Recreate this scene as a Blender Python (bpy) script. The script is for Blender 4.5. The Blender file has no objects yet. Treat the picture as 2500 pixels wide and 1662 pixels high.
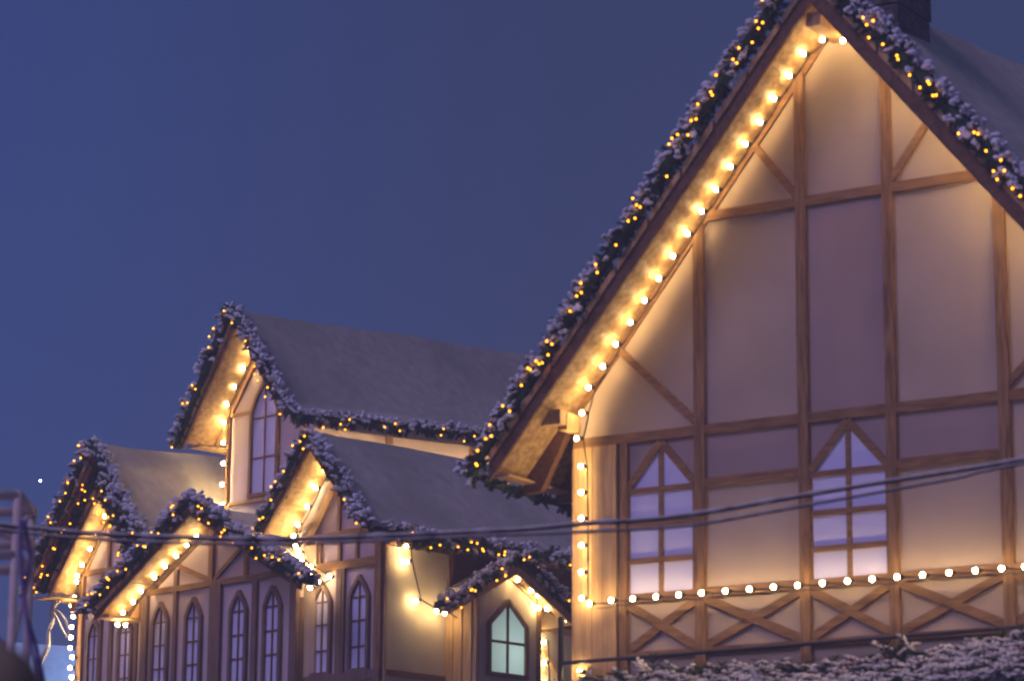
import bpy, math, random
from mathutils import Vector, Matrix, noise

random.seed(11)
HAZE = 0.006
R = math.radians
SC = bpy.context.scene
COL = SC.collection

# ------------------------------------------------------------------ camera
cd = bpy.data.cameras.new('camera')
cam = bpy.data.objects.new('camera', cd)
COL.objects.link(cam)
cam.location = (0, 0, 1.6)
cam.rotation_euler = (Matrix.Rotation(R(90 + 13.11), 3, 'X') @ Matrix.Rotation(R(0.49), 3, 'Z')).to_euler()
cd.sensor_width = 36
cd.lens = 106.83
cd.clip_start = 0.1
cd.clip_end = 5000
cd.dof.use_dof = True
cd.dof.focus_distance = 260
cd.dof.aperture_fstop = 3.7
SC.camera = cam

# ------------------------------------------------------------------ sky, dusk glow, exposure
SUN_EL, SUN_DIR = 44.0, Vector((-0.84, -0.54, 0.0)).normalized()
wd = bpy.data.worlds.new('World')
SC.world = wd
wd.use_nodes = True
nt = wd.node_tree
bg = nt.nodes['Background']
sky = nt.nodes.new('ShaderNodeTexSky')
sky.sky_type = 'NISHITA'
sky.sun_disc = False
sky.sun_elevation = R(SUN_EL)
sky.sun_rotation = math.atan2(SUN_DIR.x, SUN_DIR.y)
tint = nt.nodes.new('ShaderNodeVectorMath')
tint.operation = 'MULTIPLY'
tint.inputs[1].default_value = (0.37, 0.35, 0.76)
nt.links.new(sky.outputs[0], tint.inputs[0])
# the town's glow makes the dusk sky bluer and a little lighter towards the left
wtc = nt.nodes.new('ShaderNodeTexCoord')
wsep = nt.nodes.new('ShaderNodeSeparateXYZ')
wmr = nt.nodes.new('ShaderNodeMapRange')
wmr.interpolation_type = 'SMOOTHSTEP'
wmr.inputs[1].default_value = -0.22
wmr.inputs[2].default_value = 0.06
wmix = nt.nodes.new('ShaderNodeMixRGB')
wmix.inputs[1].default_value = (1.00, 1.20, 1.48, 1)
wmix.inputs[2].default_value = (1.06, 0.99, 0.92, 1)
wmul = nt.nodes.new('ShaderNodeVectorMath')
wmul.operation = 'MULTIPLY'
nt.links.new(wtc.outputs['Generated'], wsep.inputs[0])
nt.links.new(wsep.outputs[0], wmr.inputs[0])
nt.links.new(wmr.outputs[0], wmix.inputs[0])
wflat = nt.nodes.new('ShaderNodeMixRGB')
wflat.inputs[0].default_value = 0.65
wflat.inputs[2].default_value = (0.66, 1.00, 2.60, 1)
nt.links.new(tint.outputs[0], wflat.inputs[1])
nt.links.new(wflat.outputs[0], wmul.inputs[0])
nt.links.new(wmix.outputs[0], wmul.inputs[1])
nt.links.new(wmul.outputs[0], bg.inputs[0])
bg.inputs[1].default_value = 0.055

sl = bpy.data.lights.new('sun', 'SUN')
sun = bpy.data.objects.new('sun', sl)
COL.objects.link(sun)
sl.energy = 1.08
sl.angle = R(25)
sl.color = (0.72, 0.54, 1.0)
to_sun = (SUN_DIR + Vector((0, 0, math.tan(R(SUN_EL))))).normalized()
sun.rotation_euler = (-to_sun).to_track_quat('-Z', 'Y').to_euler()

vs = SC.view_settings
vs.view_transform = 'Standard'
vs.look = 'None'
vs.exposure = 0
vs.gamma = 1
vs.use_curve_mapping = False
cy = SC.cycles
cy.use_denoising = True
cy.sample_clamp_indirect = 4
cy.max_bounces = 6
cy.diffuse_bounces = 3


# ------------------------------------------------------------------ materials
def new_mat(name):
    m = bpy.data.materials.new(name)
    m.use_nodes = True
    return m, m.node_tree, m.node_tree.nodes['Principled BSDF']


def surf(name, a, b, scale=6, stretch=(1, 1, 1), rough=0.75, bump=0.2, bdist=0.01, detail=6, lo=0.35, hi=0.65, rot=(0, 0, 0), extra=None):
    """Two tones mixed by a stretched noise, with a bump from the same noise."""
    m, t, p = new_mat(name)
    tc = t.nodes.new('ShaderNodeTexCoord')
    mp = t.nodes.new('ShaderNodeMapping')
    mp.inputs['Scale'].default_value = stretch
    mp.inputs['Rotation'].default_value = rot
    n = t.nodes.new('ShaderNodeTexNoise')
    n.inputs['Scale'].default_value = scale
    n.inputs['Detail'].default_value = detail
    cr = t.nodes.new('ShaderNodeValToRGB')
    cr.color_ramp.elements[0].position = lo
    cr.color_ramp.elements[1].position = hi
    cr.color_ramp.elements[0].color = (*a, 1)
    cr.color_ramp.elements[1].color = (*b, 1)
    L = t.links.new
    L(tc.outputs['Object'], mp.inputs[0])
    L(mp.outputs[0], n.inputs['Vector'])
    L(n.outputs['Fac'], cr.inputs[0])
    col = cr.outputs[0]
    if extra:                                        # (colour, scale, lo, hi): large stains over the base
        c, s, l2, h2 = extra
        n2 = t.nodes.new('ShaderNodeTexNoise')
        n2.inputs['Scale'].default_value = s
        n2.inputs['Detail'].default_value = 4
        L(tc.outputs['Object'], n2.inputs['Vector'])
        r2 = t.nodes.new('ShaderNodeMapRange')
        r2.inputs[1].default_value = l2
        r2.inputs[2].default_value = h2
        L(n2.outputs['Fac'], r2.inputs[0])
        mx = t.nodes.new('ShaderNodeMixRGB')
        mx.inputs[2].default_value = (*c, 1)
        L(r2.outputs[0], mx.inputs[0])
        L(col, mx.inputs[1])
        col = mx.outputs[0]
    L(col, p.inputs['Base Color'])
    p.inputs['Roughness'].default_value = rough
    p.inputs['Specular IOR Level'].default_value = 0.25
    if bump:
        bp = t.nodes.new('ShaderNodeBump')
        bp.inputs['Strength'].default_value = bump
        bp.inputs['Distance'].default_value = bdist
        L(n.outputs['Fac'], bp.inputs['Height'])
        L(bp.outputs[0], p.inputs['Normal'])
    return m


def glow(name, col, strength):
    m, t, p = new_mat(name)
    p.inputs['Base Color'].default_value = (*col, 1)
    p.inputs['Emission Color'].default_value = (*col, 1)
    p.inputs['Emission Strength'].default_value = strength
    return m


CANVAS = surf('cream_canvas', (0.49, 0.375, 0.265), (0.57, 0.44, 0.315), 1.3, rough=0.9, bump=0.5, bdist=0.03, extra=((0.43, 0.32, 0.25), 0.9, 0.52, 0.8))
VIOLETLIT = surf('violet_lit_canvas', (0.58, 0.46, 0.45), (0.66, 0.53, 0.52), 1.3, rough=0.9, bump=0.5, bdist=0.03, extra=((0.43, 0.34, 0.32), 0.9, 0.52, 0.8))  # violet light on the cottage row is mixed into this canvas colour
MAUVE = surf('mauve_cloth', (0.41, 0.295, 0.25), (0.46, 0.33, 0.28), 1.7, rough=0.9, bump=0.4, bdist=0.02, extra=((0.36, 0.26, 0.22), 1.1, 0.5, 0.8))
CREAM = surf('cream_panel', (0.62, 0.52, 0.37), (0.68, 0.58, 0.42), 2.0, rough=0.85, bump=0.4, bdist=0.02, extra=((0.50, 0.40, 0.28), 1.2, 0.5, 0.8))
WOODV = surf('pine_upright', (0.165, 0.085, 0.030), (0.37, 0.205, 0.085), 5, (7, 7, 0.7), 0.65, 0.25, 0.004)
WOODH = surf('pine_level', (0.165, 0.082, 0.029), (0.35, 0.19, 0.076), 5, (0.7, 7, 7), 0.65, 0.25, 0.004)
PLANK = surf('light_pine', (0.46, 0.27, 0.105), (0.68, 0.45, 0.21), 4, (9, 9, 0.55), 0.6, 0.3, 0.004, extra=((0.30, 0.18, 0.11), 1.6, 0.55, 0.75))
DARK = surf('stained_wood', (0.125, 0.060, 0.028), (0.22, 0.112, 0.055), 6, (3, 3, 3), 0.6, 0.2, 0.004)
PURPLEWOOD = surf('weathered_wood', (0.13, 0.08, 0.065), (0.24, 0.15, 0.11), 5, (8, 8, 0.7), 0.7, 0.3, 0.004)
BROWNPANEL = surf('brown_boards', (0.11, 0.065, 0.045), (0.17, 0.10, 0.07), 4, (1, 1, 6), 0.8, 0.2, 0.005)
OSB = surf('strand_board', (0.33, 0.20, 0.078), (0.58, 0.39, 0.175), 11, (1, 1, 1.6), 0.6, 0.35, 0.004, detail=9, lo=0.4, hi=0.6, extra=((0.28, 0.16, 0.06), 5, 0.6, 0.72))
PANE = surf('frosted_film', (0.66, 0.64, 0.88), (0.74, 0.72, 0.93), 1.2, rough=0.45, bump=0.15, bdist=0.01)
FELT = surf('snow_dusted_roof', (0.53, 0.475, 0.385), (0.70, 0.635, 0.52), 7, (1, 1, 1), 0.95, 0.35, 0.02, detail=10, lo=0.3, hi=0.7, extra=((0.44, 0.395, 0.325), 0.7, 0.45, 0.75))
SNOW = surf('snow', (0.74, 0.73, 0.76), (0.86, 0.85, 0.88), 9, rough=0.9, bump=0.4, bdist=0.02)
FLOCK = surf('flocked_snow', (0.74, 0.66, 0.54), (0.88, 0.80, 0.67), 9, rough=0.9, bump=0.4, bdist=0.02)
NEEDLE = surf('fir_needles', (0.018, 0.042, 0.022), (0.05, 0.10, 0.05), 8, rough=0.7, bump=0)
STONE = surf('chimney_stone', (0.06, 0.05, 0.052), (0.19, 0.16, 0.155), 9, (1, 1, 1.6), 0.95, 0.8, 0.03)
BLACK = surf('black_rubber', (0.012, 0.011, 0.012), (0.03, 0.028, 0.03), 20, rough=0.5, bump=0)
CABLEM = surf('cable_sheath', (0.03, 0.026, 0.028), (0.07, 0.058, 0.06), 14, rough=0.6, bump=0)
STEEL = surf('painted_truss', (0.68, 0.52, 0.46), (0.78, 0.62, 0.55), 10, rough=0.5, bump=0.1)
WHITEC = surf('white_cable', (0.62, 0.60, 0.55), (0.75, 0.72, 0.68), 10, rough=0.5, bump=0)
ROPE = surf('violet_rope', (0.22, 0.14, 0.30), (0.33, 0.22, 0.42), 16, rough=0.7, bump=0)
OLIVE = surf('olive_fabric', (0.24, 0.19, 0.115), (0.34, 0.27, 0.17), 6, rough=0.9, bump=0.2)
BERRY = surf('red_berry', (0.22, 0.01, 0.02), (0.35, 0.02, 0.03), 10, rough=0.3, bump=0)
GROUND = surf('trodden_snow', (0.20, 0.20, 0.23), (0.40, 0.40, 0.45), 1.5, rough=0.95, bump=0.5, bdist=0.05)
BULB = glow('warm_bulb', (1.0, 0.70, 0.33), 128)
BULB_HOT = glow('brighter_warm_bulb', (1.0, 0.70, 0.33), 190)
AMBER = glow('amber_led', (1.0, 0.36, 0.012), 6.0)
STARM = glow('blue_white_lamp', (0.55, 0.62, 1.0), 30)
LITPANE = surf('lit_green_film', (0.42, 0.50, 0.46), (0.50, 0.58, 0.54), 2, rough=0.4, bump=0)
_t = LITPANE.node_tree                                    # this window is lit from inside by a lamp low behind the film
_p = _t.nodes['Principled BSDF']
_p.inputs['Emission Color'].default_value = (0.58, 0.80, 0.70, 1)
_tc = _t.nodes.new('ShaderNodeTexCoord')
_d = _t.nodes.new('ShaderNodeVectorMath')
_d.operation = 'DISTANCE'
_d.inputs[1].default_value = (0.16, -0.30, 6.38)
_m = _t.nodes.new('ShaderNodeMapRange')
for _k, _v in ((1, 0.0), (2, 0.65), (3, 0.85), (4, 0.30)):
    _m.inputs[_k].default_value = _v
_t.links.new(_tc.outputs['Object'], _d.inputs[0])
_t.links.new(_d.outputs['Value'], _m.inputs[0])
_t.links.new(_m.outputs[0], _p.inputs['Emission Strength'])


# ------------------------------------------------------------------ mesh helpers
class MB:
    def __init__(s):
        s.v, s.f = [], []

    def add(s, vs, fs):
        o = len(s.v)
        s.v += [tuple(x) for x in vs]
        s.f += [tuple(i + o for i in f) for f in fs]

    def box(s, x0, x1, y0, y1, z0, z1):
        s.prism([(x0, z0), (x1, z0), (x1, z1), (x0, z1)], y0, y1)

    def prism(s, poly, y0, y1, rise=0):
        """Polygon in the facade plane (x, z), run back from y0 to y1; rise lifts the far end per metre."""
        n = len(poly)
        dz = rise * (y1 - y0)
        s.add([(x, y0, z) for x, z in poly] + [(x, y1, z + dz) for x, z in poly],
              [tuple(range(n))] + [tuple(range(2 * n - 1, n - 1, -1))] + [(i, i + n, (i + 1) % n + n, (i + 1) % n) for i in range(n)])

    def bar(s, p, q, w, y0, y1, e=0.0):
        """Straight timber in the facade plane from p to q (x, z), w wide."""
        d = Vector((q[0] - p[0], q[1] - p[1])).normalized()
        n = Vector((-d.y, d.x)) * w / 2
        a, b = Vector(p) - d * e, Vector(q) + d * e
        s.prism([a - n, b - n, b + n, a + n], y0, y1)

    def tube(s, pts, r, k=6, closed_ends=True):
        pts = [Vector(p) for p in pts]
        rings = []
        for i, p in enumerate(pts):
            d = (pts[min(i + 1, len(pts) - 1)] - pts[max(i - 1, 0)]).normalized()
            h = Vector((0, 0, 1)) if abs(d.z) < 0.9 else Vector((1, 0, 0))
            a = d.cross(h).normalized()
            b = d.cross(a)
            rr = r[i] if isinstance(r, (list, tuple)) else r
            rings.append([p + (a * math.cos(2 * math.pi * j / k) + b * math.sin(2 * math.pi * j / k)) * rr for j in range(k)])
        vs = [v for ring in rings for v in ring]
        fs = [(i * k + j, i * k + (j + 1) % k, (i + 1) * k + (j + 1) % k, (i + 1) * k + j) for i in range(len(pts) - 1) for j in range(k)]
        if closed_ends:
            fs += [tuple(range(k - 1, -1, -1)), tuple((len(pts) - 1) * k + j for j in range(k))]
        s.add(vs, fs)

    def ball(s, c, r, seg=10, rings=6, sq=(1, 1, 1)):
        c = Vector(c)
        vs = [c + Vector((0, 0, r * sq[2]))]
        for i in range(1, rings):
            t = math.pi * i / rings
            vs += [c + Vector((math.sin(t) * math.cos(2 * math.pi * j / seg) * r * sq[0], math.sin(t) * math.sin(2 * math.pi * j / seg) * r * sq[1], math.cos(t) * r * sq[2])) for j in range(seg)]
        vs.append(c - Vector((0, 0, r * sq[2])))
        fs = [(0, 1 + j, 1 + (j + 1) % seg) for j in range(seg)]
        for i in range(rings - 2):
            fs += [(1 + i * seg + j, 1 + (i + 1) * seg + j, 1 + (i + 1) * seg + (j + 1) % seg, 1 + i * seg + (j + 1) % seg) for j in range(seg)]
        l = 1 + (rings - 2) * seg
        fs += [(l + j, len(vs) - 1, l + (j + 1) % seg) for j in range(seg)]
        s.add(vs, fs)

    def finger(s, p, d, l, r, n):
        """One slim needle cluster: a three-sided spike."""
        a = d.cross(n)
        if a.length < 1e-4:
            a = d.orthogonal()
        a = a.normalized() * r
        b = d.cross(a).normalized() * r
        s.add([p + a, p - a * 0.5 + b, p - a * 0.5 - b, p + d * l], [(0, 1, 3), (1, 2, 3), (2, 0, 3)])

    def lump(s, p, d, l, r, n):
        """One snow-covered finger: a fat eight-sided spindle."""
        a = d.cross(n)
        if a.length < 1e-4:
            a = d.orthogonal()
        a = a.normalized() * r
        b = d.cross(a).normalized() * r * 0.8
        m = p + d * l * 0.45
        s.add([p, m + a, m + b, m - a, m - b, p + d * l],
              [(0, 2, 1), (0, 3, 2), (0, 4, 3), (0, 1, 4), (5, 1, 2), (5, 2, 3), (5, 3, 4), (5, 4, 1)])


def link(name, mb, mat, parent=None, base=Vector((0, 0, 0)), smooth=False):
    me = bpy.data.meshes.new(name)
    bx, by, bz = base
    me.from_pydata([(x - bx, y - by, z - bz) for x, y, z in mb.v], [], mb.f)
    me.materials.append(mat)
    if smooth:
        me.polygons.foreach_set('use_smooth', [True] * len(me.polygons))
    me.update()
    o = bpy.data.objects.new(name, me)
    COL.objects.link(o)
    if parent:
        o.parent = parent
    return o


class Frame:
    def __init__(s, x, y, deg):
        s.o, s.rz = Vector((x, y, 0)), R(deg)

    def world(s, p):
        return s.o + Matrix.Rotation(s.rz, 3, 'Z') @ Vector(p)


BIG = Frame(0.664, 30.709, -32.65)       # x along the big gable front, y back into the house
ROW = Frame(-1.533, 36.657, -45.0)       # the row of small cottages; x = 0 is their right-hand corner
POR = Frame(-1.533, 36.657, 45.0)        # the porch on the side wall of the row
CEN = Frame(-1.652, 37.455, -45.0)       # the middle cottage, almost flush with the row
CEN.o.z = 0.154
YARD = Frame(0, 0, 0)


class Thing:
    """An Empty at the thing's base; parts are written in frame coordinates and hang under it."""

    def __init__(s, frame, base, name, label, cat, group=None):
        s.base = Vector(base)
        s.e = bpy.data.objects.new(name, None)
        s.e.empty_display_size = 0.2
        COL.objects.link(s.e)
        s.e.location = frame.world(base)
        s.e.rotation_euler = (0, 0, frame.rz)
        s.e['label'], s.e['category'] = label, cat
        if group:
            s.e['group'] = group

    def part(s, name, mb, mat, under=None, smooth=False):
        return link(name, mb, mat, under or s.e, s.base, smooth)

    def copy(s, o, at, under=None):
        c = o.copy()
        COL.objects.link(c)
        c.parent = under or s.e
        c.location = Vector(at)
        return c


def tag(o, label, cat, group=None):
    o['label'], o['category'] = label, cat
    if group:
        o['group'] = group


# ------------------------------------------------------------------ ground
g = MB()
g.add([(-280, -15, 0), (280, -15, 0), (280, 780, 0), (-280, 780, 0)], [(0, 1, 2, 3)])
link('ground', g, GROUND)['kind'] = 'structure'


# ------------------------------------------------------------------ house building blocks
def slope_boards(pts, y0, y1, t, rise=0, step=0.85, gap=0.012):
    """Sheets of board under a roof slope, butted with a thin open joint."""
    b = MB()
    for (xa, za), (xb, zb) in zip(pts, pts[1:]):
        ln = math.hypot(xb - xa, zb - za)
        n = max(1, round(ln / step))
        for i in range(n):
            f0, f1 = (i + gap * n / ln / 2) / n, (i + 1 - gap * n / ln / 2) / n
            p, q = (xa + (xb - xa) * f0, za + (zb - za) * f0), (xa + (xb - xa) * f1, za + (zb - za) * f1)
            b.prism([p, q, (q[0], q[1] + t), (p[0], p[1] + t)], y0, y1, rise)
    return b


def roof(th, pts, y0, y1, t, rise=0.0, sag=0.0):
    """Roof shell over the soffit line pts (x, z), left eave to right eave; finely divided and a little uneven."""
    top = []
    for (xa, za), (xb, zb) in zip(pts, pts[1:]):
        for i in range(8):
            f = i / 8
            top.append((xa + (xb - xa) * f, za + (zb - za) * f - sag * math.sin(math.pi * f)))
    top.append(pts[-1])
    ny = max(6, int((y1 - y0) / 0.4))
    b = MB()
    n = len(top)
    vs = []
    for j in range(ny + 1):
        y = y0 + (y1 - y0) * j / ny
        for x, z in top:
            h = noise.noise(Vector((x * 1.3, y * 1.1, z * 1.3))) * 0.035 if 0 < j < ny else 0
            vs.append((x, y, z + t + h + rise * (y - y0)))
    for j in range(ny + 1):
        y = y0 + (y1 - y0) * j / ny
        for x, z in top:
            vs.append((x, y, z + 0.02 + rise * (y - y0)))
    o = (ny + 1) * n
    fs = []
    for j in range(ny):
        for i in range(n - 1):
            a = j * n + i
            fs.append((a, a + 1, a + n + 1, a + n))
            fs.append((o + a, o + a + n, o + a + n + 1, o + a + 1))
        for i in (0, n - 1):
            a = j * n + i
            q = (a, a + n, o + a + n, o + a)
            fs.append(q if i == 0 else q[::-1])
    for j in (0, ny):
        for i in range(n - 1):
            a = j * n + i
            q = (a, o + a, o + a + 1, a + 1)
            fs.append(q if j == 0 else q[::-1])
    b.add(vs, fs)
    return th.part('roof', b, FELT, smooth=False)


def barge(th, p, q, lo, hi, y0, mat=DARK, name='barge_board', trim=True):
    """Board along the front edge of a roof slope, from lo below to hi above the soffit line."""
    b = MB()
    b.prism([(p[0], p[1] + lo), (q[0], q[1] + lo), (q[0], q[1] + hi), (p[0], p[1] + hi)], y0 - 0.04, y0)
    o = th.part(name, b, mat)
    if trim:
        c = MB()
        n = max(2, int(math.hypot(q[0] - p[0], q[1] - p[1]) / 0.55))
        for i in range(n):
            f0, f1 = (i + 0.04) / n, (i + 0.96) / n
            d = random.uniform(-0.015, 0.015)
            x0, z0 = p[0] + (q[0] - p[0]) * f0, p[1] + (q[1] - p[1]) * f0
            x1, z1 = p[0] + (q[0] - p[0]) * f1, p[1] + (q[1] - p[1]) * f1
            c.prism([(x0, z0 + hi - 0.06 + d), (x1, z1 + hi - 0.06 + d), (x1, z1 + hi + 0.03), (x0, z0 + hi + 0.03)], y0 - 0.065, y0 - 0.041)
        th.part('trim', c, PLANK, o)
    return o


def timber(th, name, p, q, w, front, mat, back=0.01):
    b = MB()
    b.bar(p, q, w, front, back)
    return th.part(name, b, mat)


def lancet(th, cx, half, zb, zs, za, rails, front=-0.05, fw=0.045, frame_mat=WOODV, pane_mat=PANE, bow=0.02, mull=0.022, sill=True):
    """A pointed window: glazing film, a timber surround and slim glazing bars."""
    prof = [(-half, zb), (-half, zs), (-half * (0.54 if bow else 0.5) - bow * 0.3, zs + (za - zs) * (0.52 if bow else 0.5)), (0, za)]
    left = [(cx + x, z) for x, z in prof]
    right = [(2 * cx - x, z) for x, z in left[::-1]]
    fr = MB()
    for side in (left, right):
        for a, b in zip(side, side[1:]):
            fr.bar(a, b, fw, front, 0.01, 0.008)
    if sill:
        fr.bar((cx - half - 0.03, zb), (cx + half + 0.03, zb), fw, front - 0.004, 0.01)
    win = th.part('window', fr, frame_mat)
    g_ = MB()
    g_.prism(left + right[1:], -0.012, 0.004)
    th.part('pane', g_, pane_mat, win)
    m = MB()
    m.bar((cx, zb), (cx, za - 0.05), mull, front + 0.02, -0.011)
    for z in rails:
        m.bar((cx - half, z), (cx + half, z), mull, front + 0.024, -0.011)
    th.part('glazing_bar', m, DARK if frame_mat is not WOODV else frame_mat, win)
    return win


# ------------------------------------------------------------------ the big half-timbered house
H = Thing(BIG, (3.11, 2.5, 0), 'timbered_house', 'large half-timbered house with steep gable, cream panels and pointed windows', 'house')
AX, AZ, SL = 3.11, 11.79, 1.22


def bz(x):
    return AZ - SL * abs(x - AX)


w = MB()
w.prism([(0, 0), (6.22, 0), (6.22, bz(6.22)), (AX, AZ), (0, bz(0))], 0, 5.0)
H.part('wall', w, CANVAS)
TIPL, TIPR = (-0.56, bz(-0.56)), (6.78, bz(6.78))
roof(H, [TIPL, (AX, AZ), TIPR], -0.64, 5.4, 0.16, rise=0.11)
sf = slope_boards([TIPL, (AX, AZ)], -0.62, 5.2, 0.02, rise=0.0, step=0.8)
H.part('soffit', sf, OSB)
sf = slope_boards([(AX, AZ), TIPR], -0.62, 5.2, 0.02, step=0.8)
H.part('soffit', sf, OSB)
barge(H, (-0.62, 7.27), (AX + 0.06, 11.80), -0.05, 0.19, -0.64)
barge(H, (AX - 0.02, 11.80), (6.84, 7.27), -0.10, 0.19, -0.645)
b = MB()
for y in (-0.10, 0.55, 1.3):
    b.prism([(-0.56, bz(-0.56) - 0.13), (-0.36, bz(-0.56) - 0.13), (0.0, bz(0) - 0.14), (0.0, bz(0) - 0.003), (-0.56, bz(-0.56) - 0.003)], y, y + 0.09)
H.part('rafter', b, DARK)
b = MB()
b.box(-0.60, -0.43, -0.60, 2.2, 7.275, 7.30)
H.part('eave_board', b, PLANK)
b = MB()
b.box(-0.36, 0.07, -0.42, -0.30, 7.80, 7.95)
b.box(-0.03, 0.08, -0.30, -0.05, 7.76, 7.94)
H.part('bracket', b, PLANK)
b = MB()
b.box(AX - 0.09, AX + 0.07, -0.60, -0.002, 11.46, 11.60)
H.part('ridge_beam', b, PLANK)
b = MB()
for i, (x0, x1) in enumerate(((0.0, 0.115), (0.12, 0.235), (0.24, 0.365), (0.37, 0.515))):
    b.box(x0, x1, -0.06 - 0.006 * (i % 2), 0.01, 0, 7.60)
H.part('corner_post', b, PLANK)
b = MB()
for i, (x0, x1) in enumerate(((5.70, 5.86), (5.865, 6.04), (6.045, 6.22))):
    b.box(x0, x1, -0.06 - 0.006 * (i % 2), 0.01, 0, 7.60)
H.part('corner_post', b, PLANK)
for x, wd_ in ((0.60, 0.075), (1.475, 0.115), (2.64, 0.110), (3.59, 0.105), (4.765, 0.115), (5.62, 0.08)):
    top = 7.60 if x in (0.60, 5.62) else bz(x) - 0.01
    timber(H, 'post', (x, 3.0), (x, top), wd_, -0.052, WOODV)
for x0, x1, z, t_ in ((0.0, 6.22, 7.655, 0.10), (1.56, 4.68, 9.86, 0.10), (1.53, 2.59, 7.12, 0.085), (3.64, 4.71, 7.11, 0.085), (0.60, 5.7, 6.01, 0.085), (0.60, 5.7, 5.44, 0.06)):
    timber(H, 'beam', (x0, z), (x1, z), t_, -0.045, WOODH)
for p, q in (((0.50, 8.62), (1.42, 7.76)), ((2.11, 10.54), (2.59, 9.93)), ((4.06, 10.50), (3.62, 9.93)), ((5.72, 8.62), (4.80, 7.76))):
    timber(H, 'brace', p, q, 0.075, -0.036, WOODH)
for x0, x1 in ((0.64, 1.42), (1.535, 2.585), (2.695, 3.54), (3.645, 4.71), (4.82, 5.58)):
    timber(H, 'brace', (x0, 5.95), (x1, 5.49), 0.085, -0.040, WOODH)
    timber(H, 'brace', (x0, 5.49), (x1, 5.95), 0.085, -0.033, WOODH)
timber(H, 'rake_trim', (0.0, bz(0) - 0.05), (AX, AZ - 0.06), 0.07, -0.026, WOODH)
timber(H, 'rake_trim', (6.22, bz(0) - 0.05), (AX, AZ - 0.06), 0.07, -0.028, WOODH)


for x0, x1, z0, z1 in ((2.70, 3.535, 7.71, 9.80), (0.64, 1.415, 7.16, 7.60), (1.535, 2.58, 7.17, 7.60), (2.70, 3.535, 7.14, 7.60), (3.645, 4.70, 7.16, 7.60)):
    b = MB()
    b.box(x0, x1, -0.008, 0.003, z0, z1)
    H.part('panel', b, MAUVE)


def big_window(x0, x1, za, zs, rails, zb=6.05):
    cx = (x0 + x1) / 2
    fr = MB()
    for x in (x0, x1):
        fr.bar((x, zb), (x, zs + 0.05), 0.035, -0.030, 0.01)
    fr.bar((x0, zs), (cx, za), 0.075, -0.043, 0.01)
    fr.bar((x1, zs), (cx, za), 0.075, -0.038, 0.01)
    win = H.part('window', fr, WOODH)
    g_ = MB()
    g_.prism([(x0, zb), (x1, zb), (x1, zs), (cx, za), (x0, zs)], -0.016, 0.004)
    H.part('pane', g_, PANE, win)
    m = MB()
    m.bar((cx, zb), (cx, za), 0.05, -0.035, -0.015)
    for z in rails:
        m.bar((x0, z), (x1, z), 0.055, -0.040, -0.015)
    H.part('glazing_bar', m, WOODH, win)


big_window(0.645, 1.405, 7.585, 7.14, (7.10, 6.75, 6.385))
big_window(2.705, 3.53, 7.585, 7.12, (7.085, 6.70, 6.345))
ch = MB()
random.seed(4)
cw0, cw1 = 0.72, 1.50
for k in range(7):
    z0, z1 = 11.4 + 0.22 * k, 11.4 + 0.22 * (k + 1) - 0.015
    xs = [2.82, 2.82 + random.uniform(0.15, 0.4), 3.4]
    for a, b_ in zip(xs, xs[1:]):
        d = random.uniform(0, 0.03)
        ys = [cw0, cw0 + random.uniform(0.25, 0.55), cw1]
        for c, e in zip(ys, ys[1:]):
            ch.box(a + 0.006, b_ - 0.006 + d, c + 0.006 - d, e - 0.006, z0, z1)
chim = H.part('chimney', ch, STONE)
c2 = MB()
c2.box(2.85, 3.37, cw0 + 0.03, cw1 - 0.03, 11.4, 12.9)
H.part('chimney_core', c2, STONE, chim)

# ------------------------------------------------------------------ the row of small cottages
ROWGRP = 'small timbered cottages in the row'


def small_house(base, label, outline, y0, y1, wall_mat=VIOLETLIT, name='timbered_cottage', frame=ROW):
    t = Thing(frame, base, name, label, 'cottage', ROWGRP)
    b_ = MB()
    b_.prism(outline, y0, y1)
    t.part('wall', b_, wall_mat)
    return t


# left cottage with a double gable
A = small_house((-5.2, 1.5, 0), 'narrow cottage with two nested garlanded gables, at the left end of the row',
                [(-6.03, 0), (-4.4, 0), (-4.4, 7.77), (-5.2, 8.80), (-6.03, 7.78)], 0, 4.0)
ao = [(-6.46, 7.60), (-5.16, 9.32), (-4.10, 7.98), (-3.92, 7.84)]
roof(A, ao, -0.50, 5.0, 0.13, rise=0.045, sag=0.03)
A.part('soffit', slope_boards(ao[:2], -0.48, 4.0, 0.02), OSB)
A.part('soffit', slope_boards(ao[1:], -0.48, 4.0, 0.02), OSB)
barge(A, (-6.50, 7.52), (-5.14, 9.32), -0.10, 0.10, -0.50)
barge(A, (-5.18, 9.32), (-4.02, 7.94), -0.10, 0.10, -0.503)
ai = [(-6.24, 7.56), (-5.25, 8.83), (-4.30, 7.60)]
b = MB()
b.prism(ai + [(x, z + 0.10) for x, z in ai[::-1]], -0.35, -0.004)
A.part('inner_gable', b, OSB)
barge(A, (-6.26, 7.52), (-5.24, 8.83), -0.05, 0.10, -0.352, WOODV)
barge(A, (-5.26, 8.83), (-4.28, 7.56), -0.05, 0.10, -0.355, WOODV)
b = MB()
b.box(-6.46, -6.0, -0.46, 0.6, 7.47, 7.50)
A.part('eave_board', b, OSB)
b = MB()
b.box(-6.10, -5.97, -0.14, 0.04, 7.30, 7.42)
A.part('bracket', b, PLANK)
timber(A, 'post', (-5.99, 0), (-5.99, 7.80), 0.085, -0.05, WOODV)
timber(A, 'beam', (-6.03, 7.82), (-4.45, 7.82), 0.07, -0.045, WOODH)
timber(A, 'post', (-5.44, 7.85), (-5.44, 8.50), 0.05, -0.038, WOODV)
timber(A, 'brace', (-5.44, 8.60), (-5.98, 7.86), 0.10, -0.034, PLANK)
timber(A, 'brace', (-5.44, 8.60), (-4.85, 7.86), 0.10, -0.031, PLANK)
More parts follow.
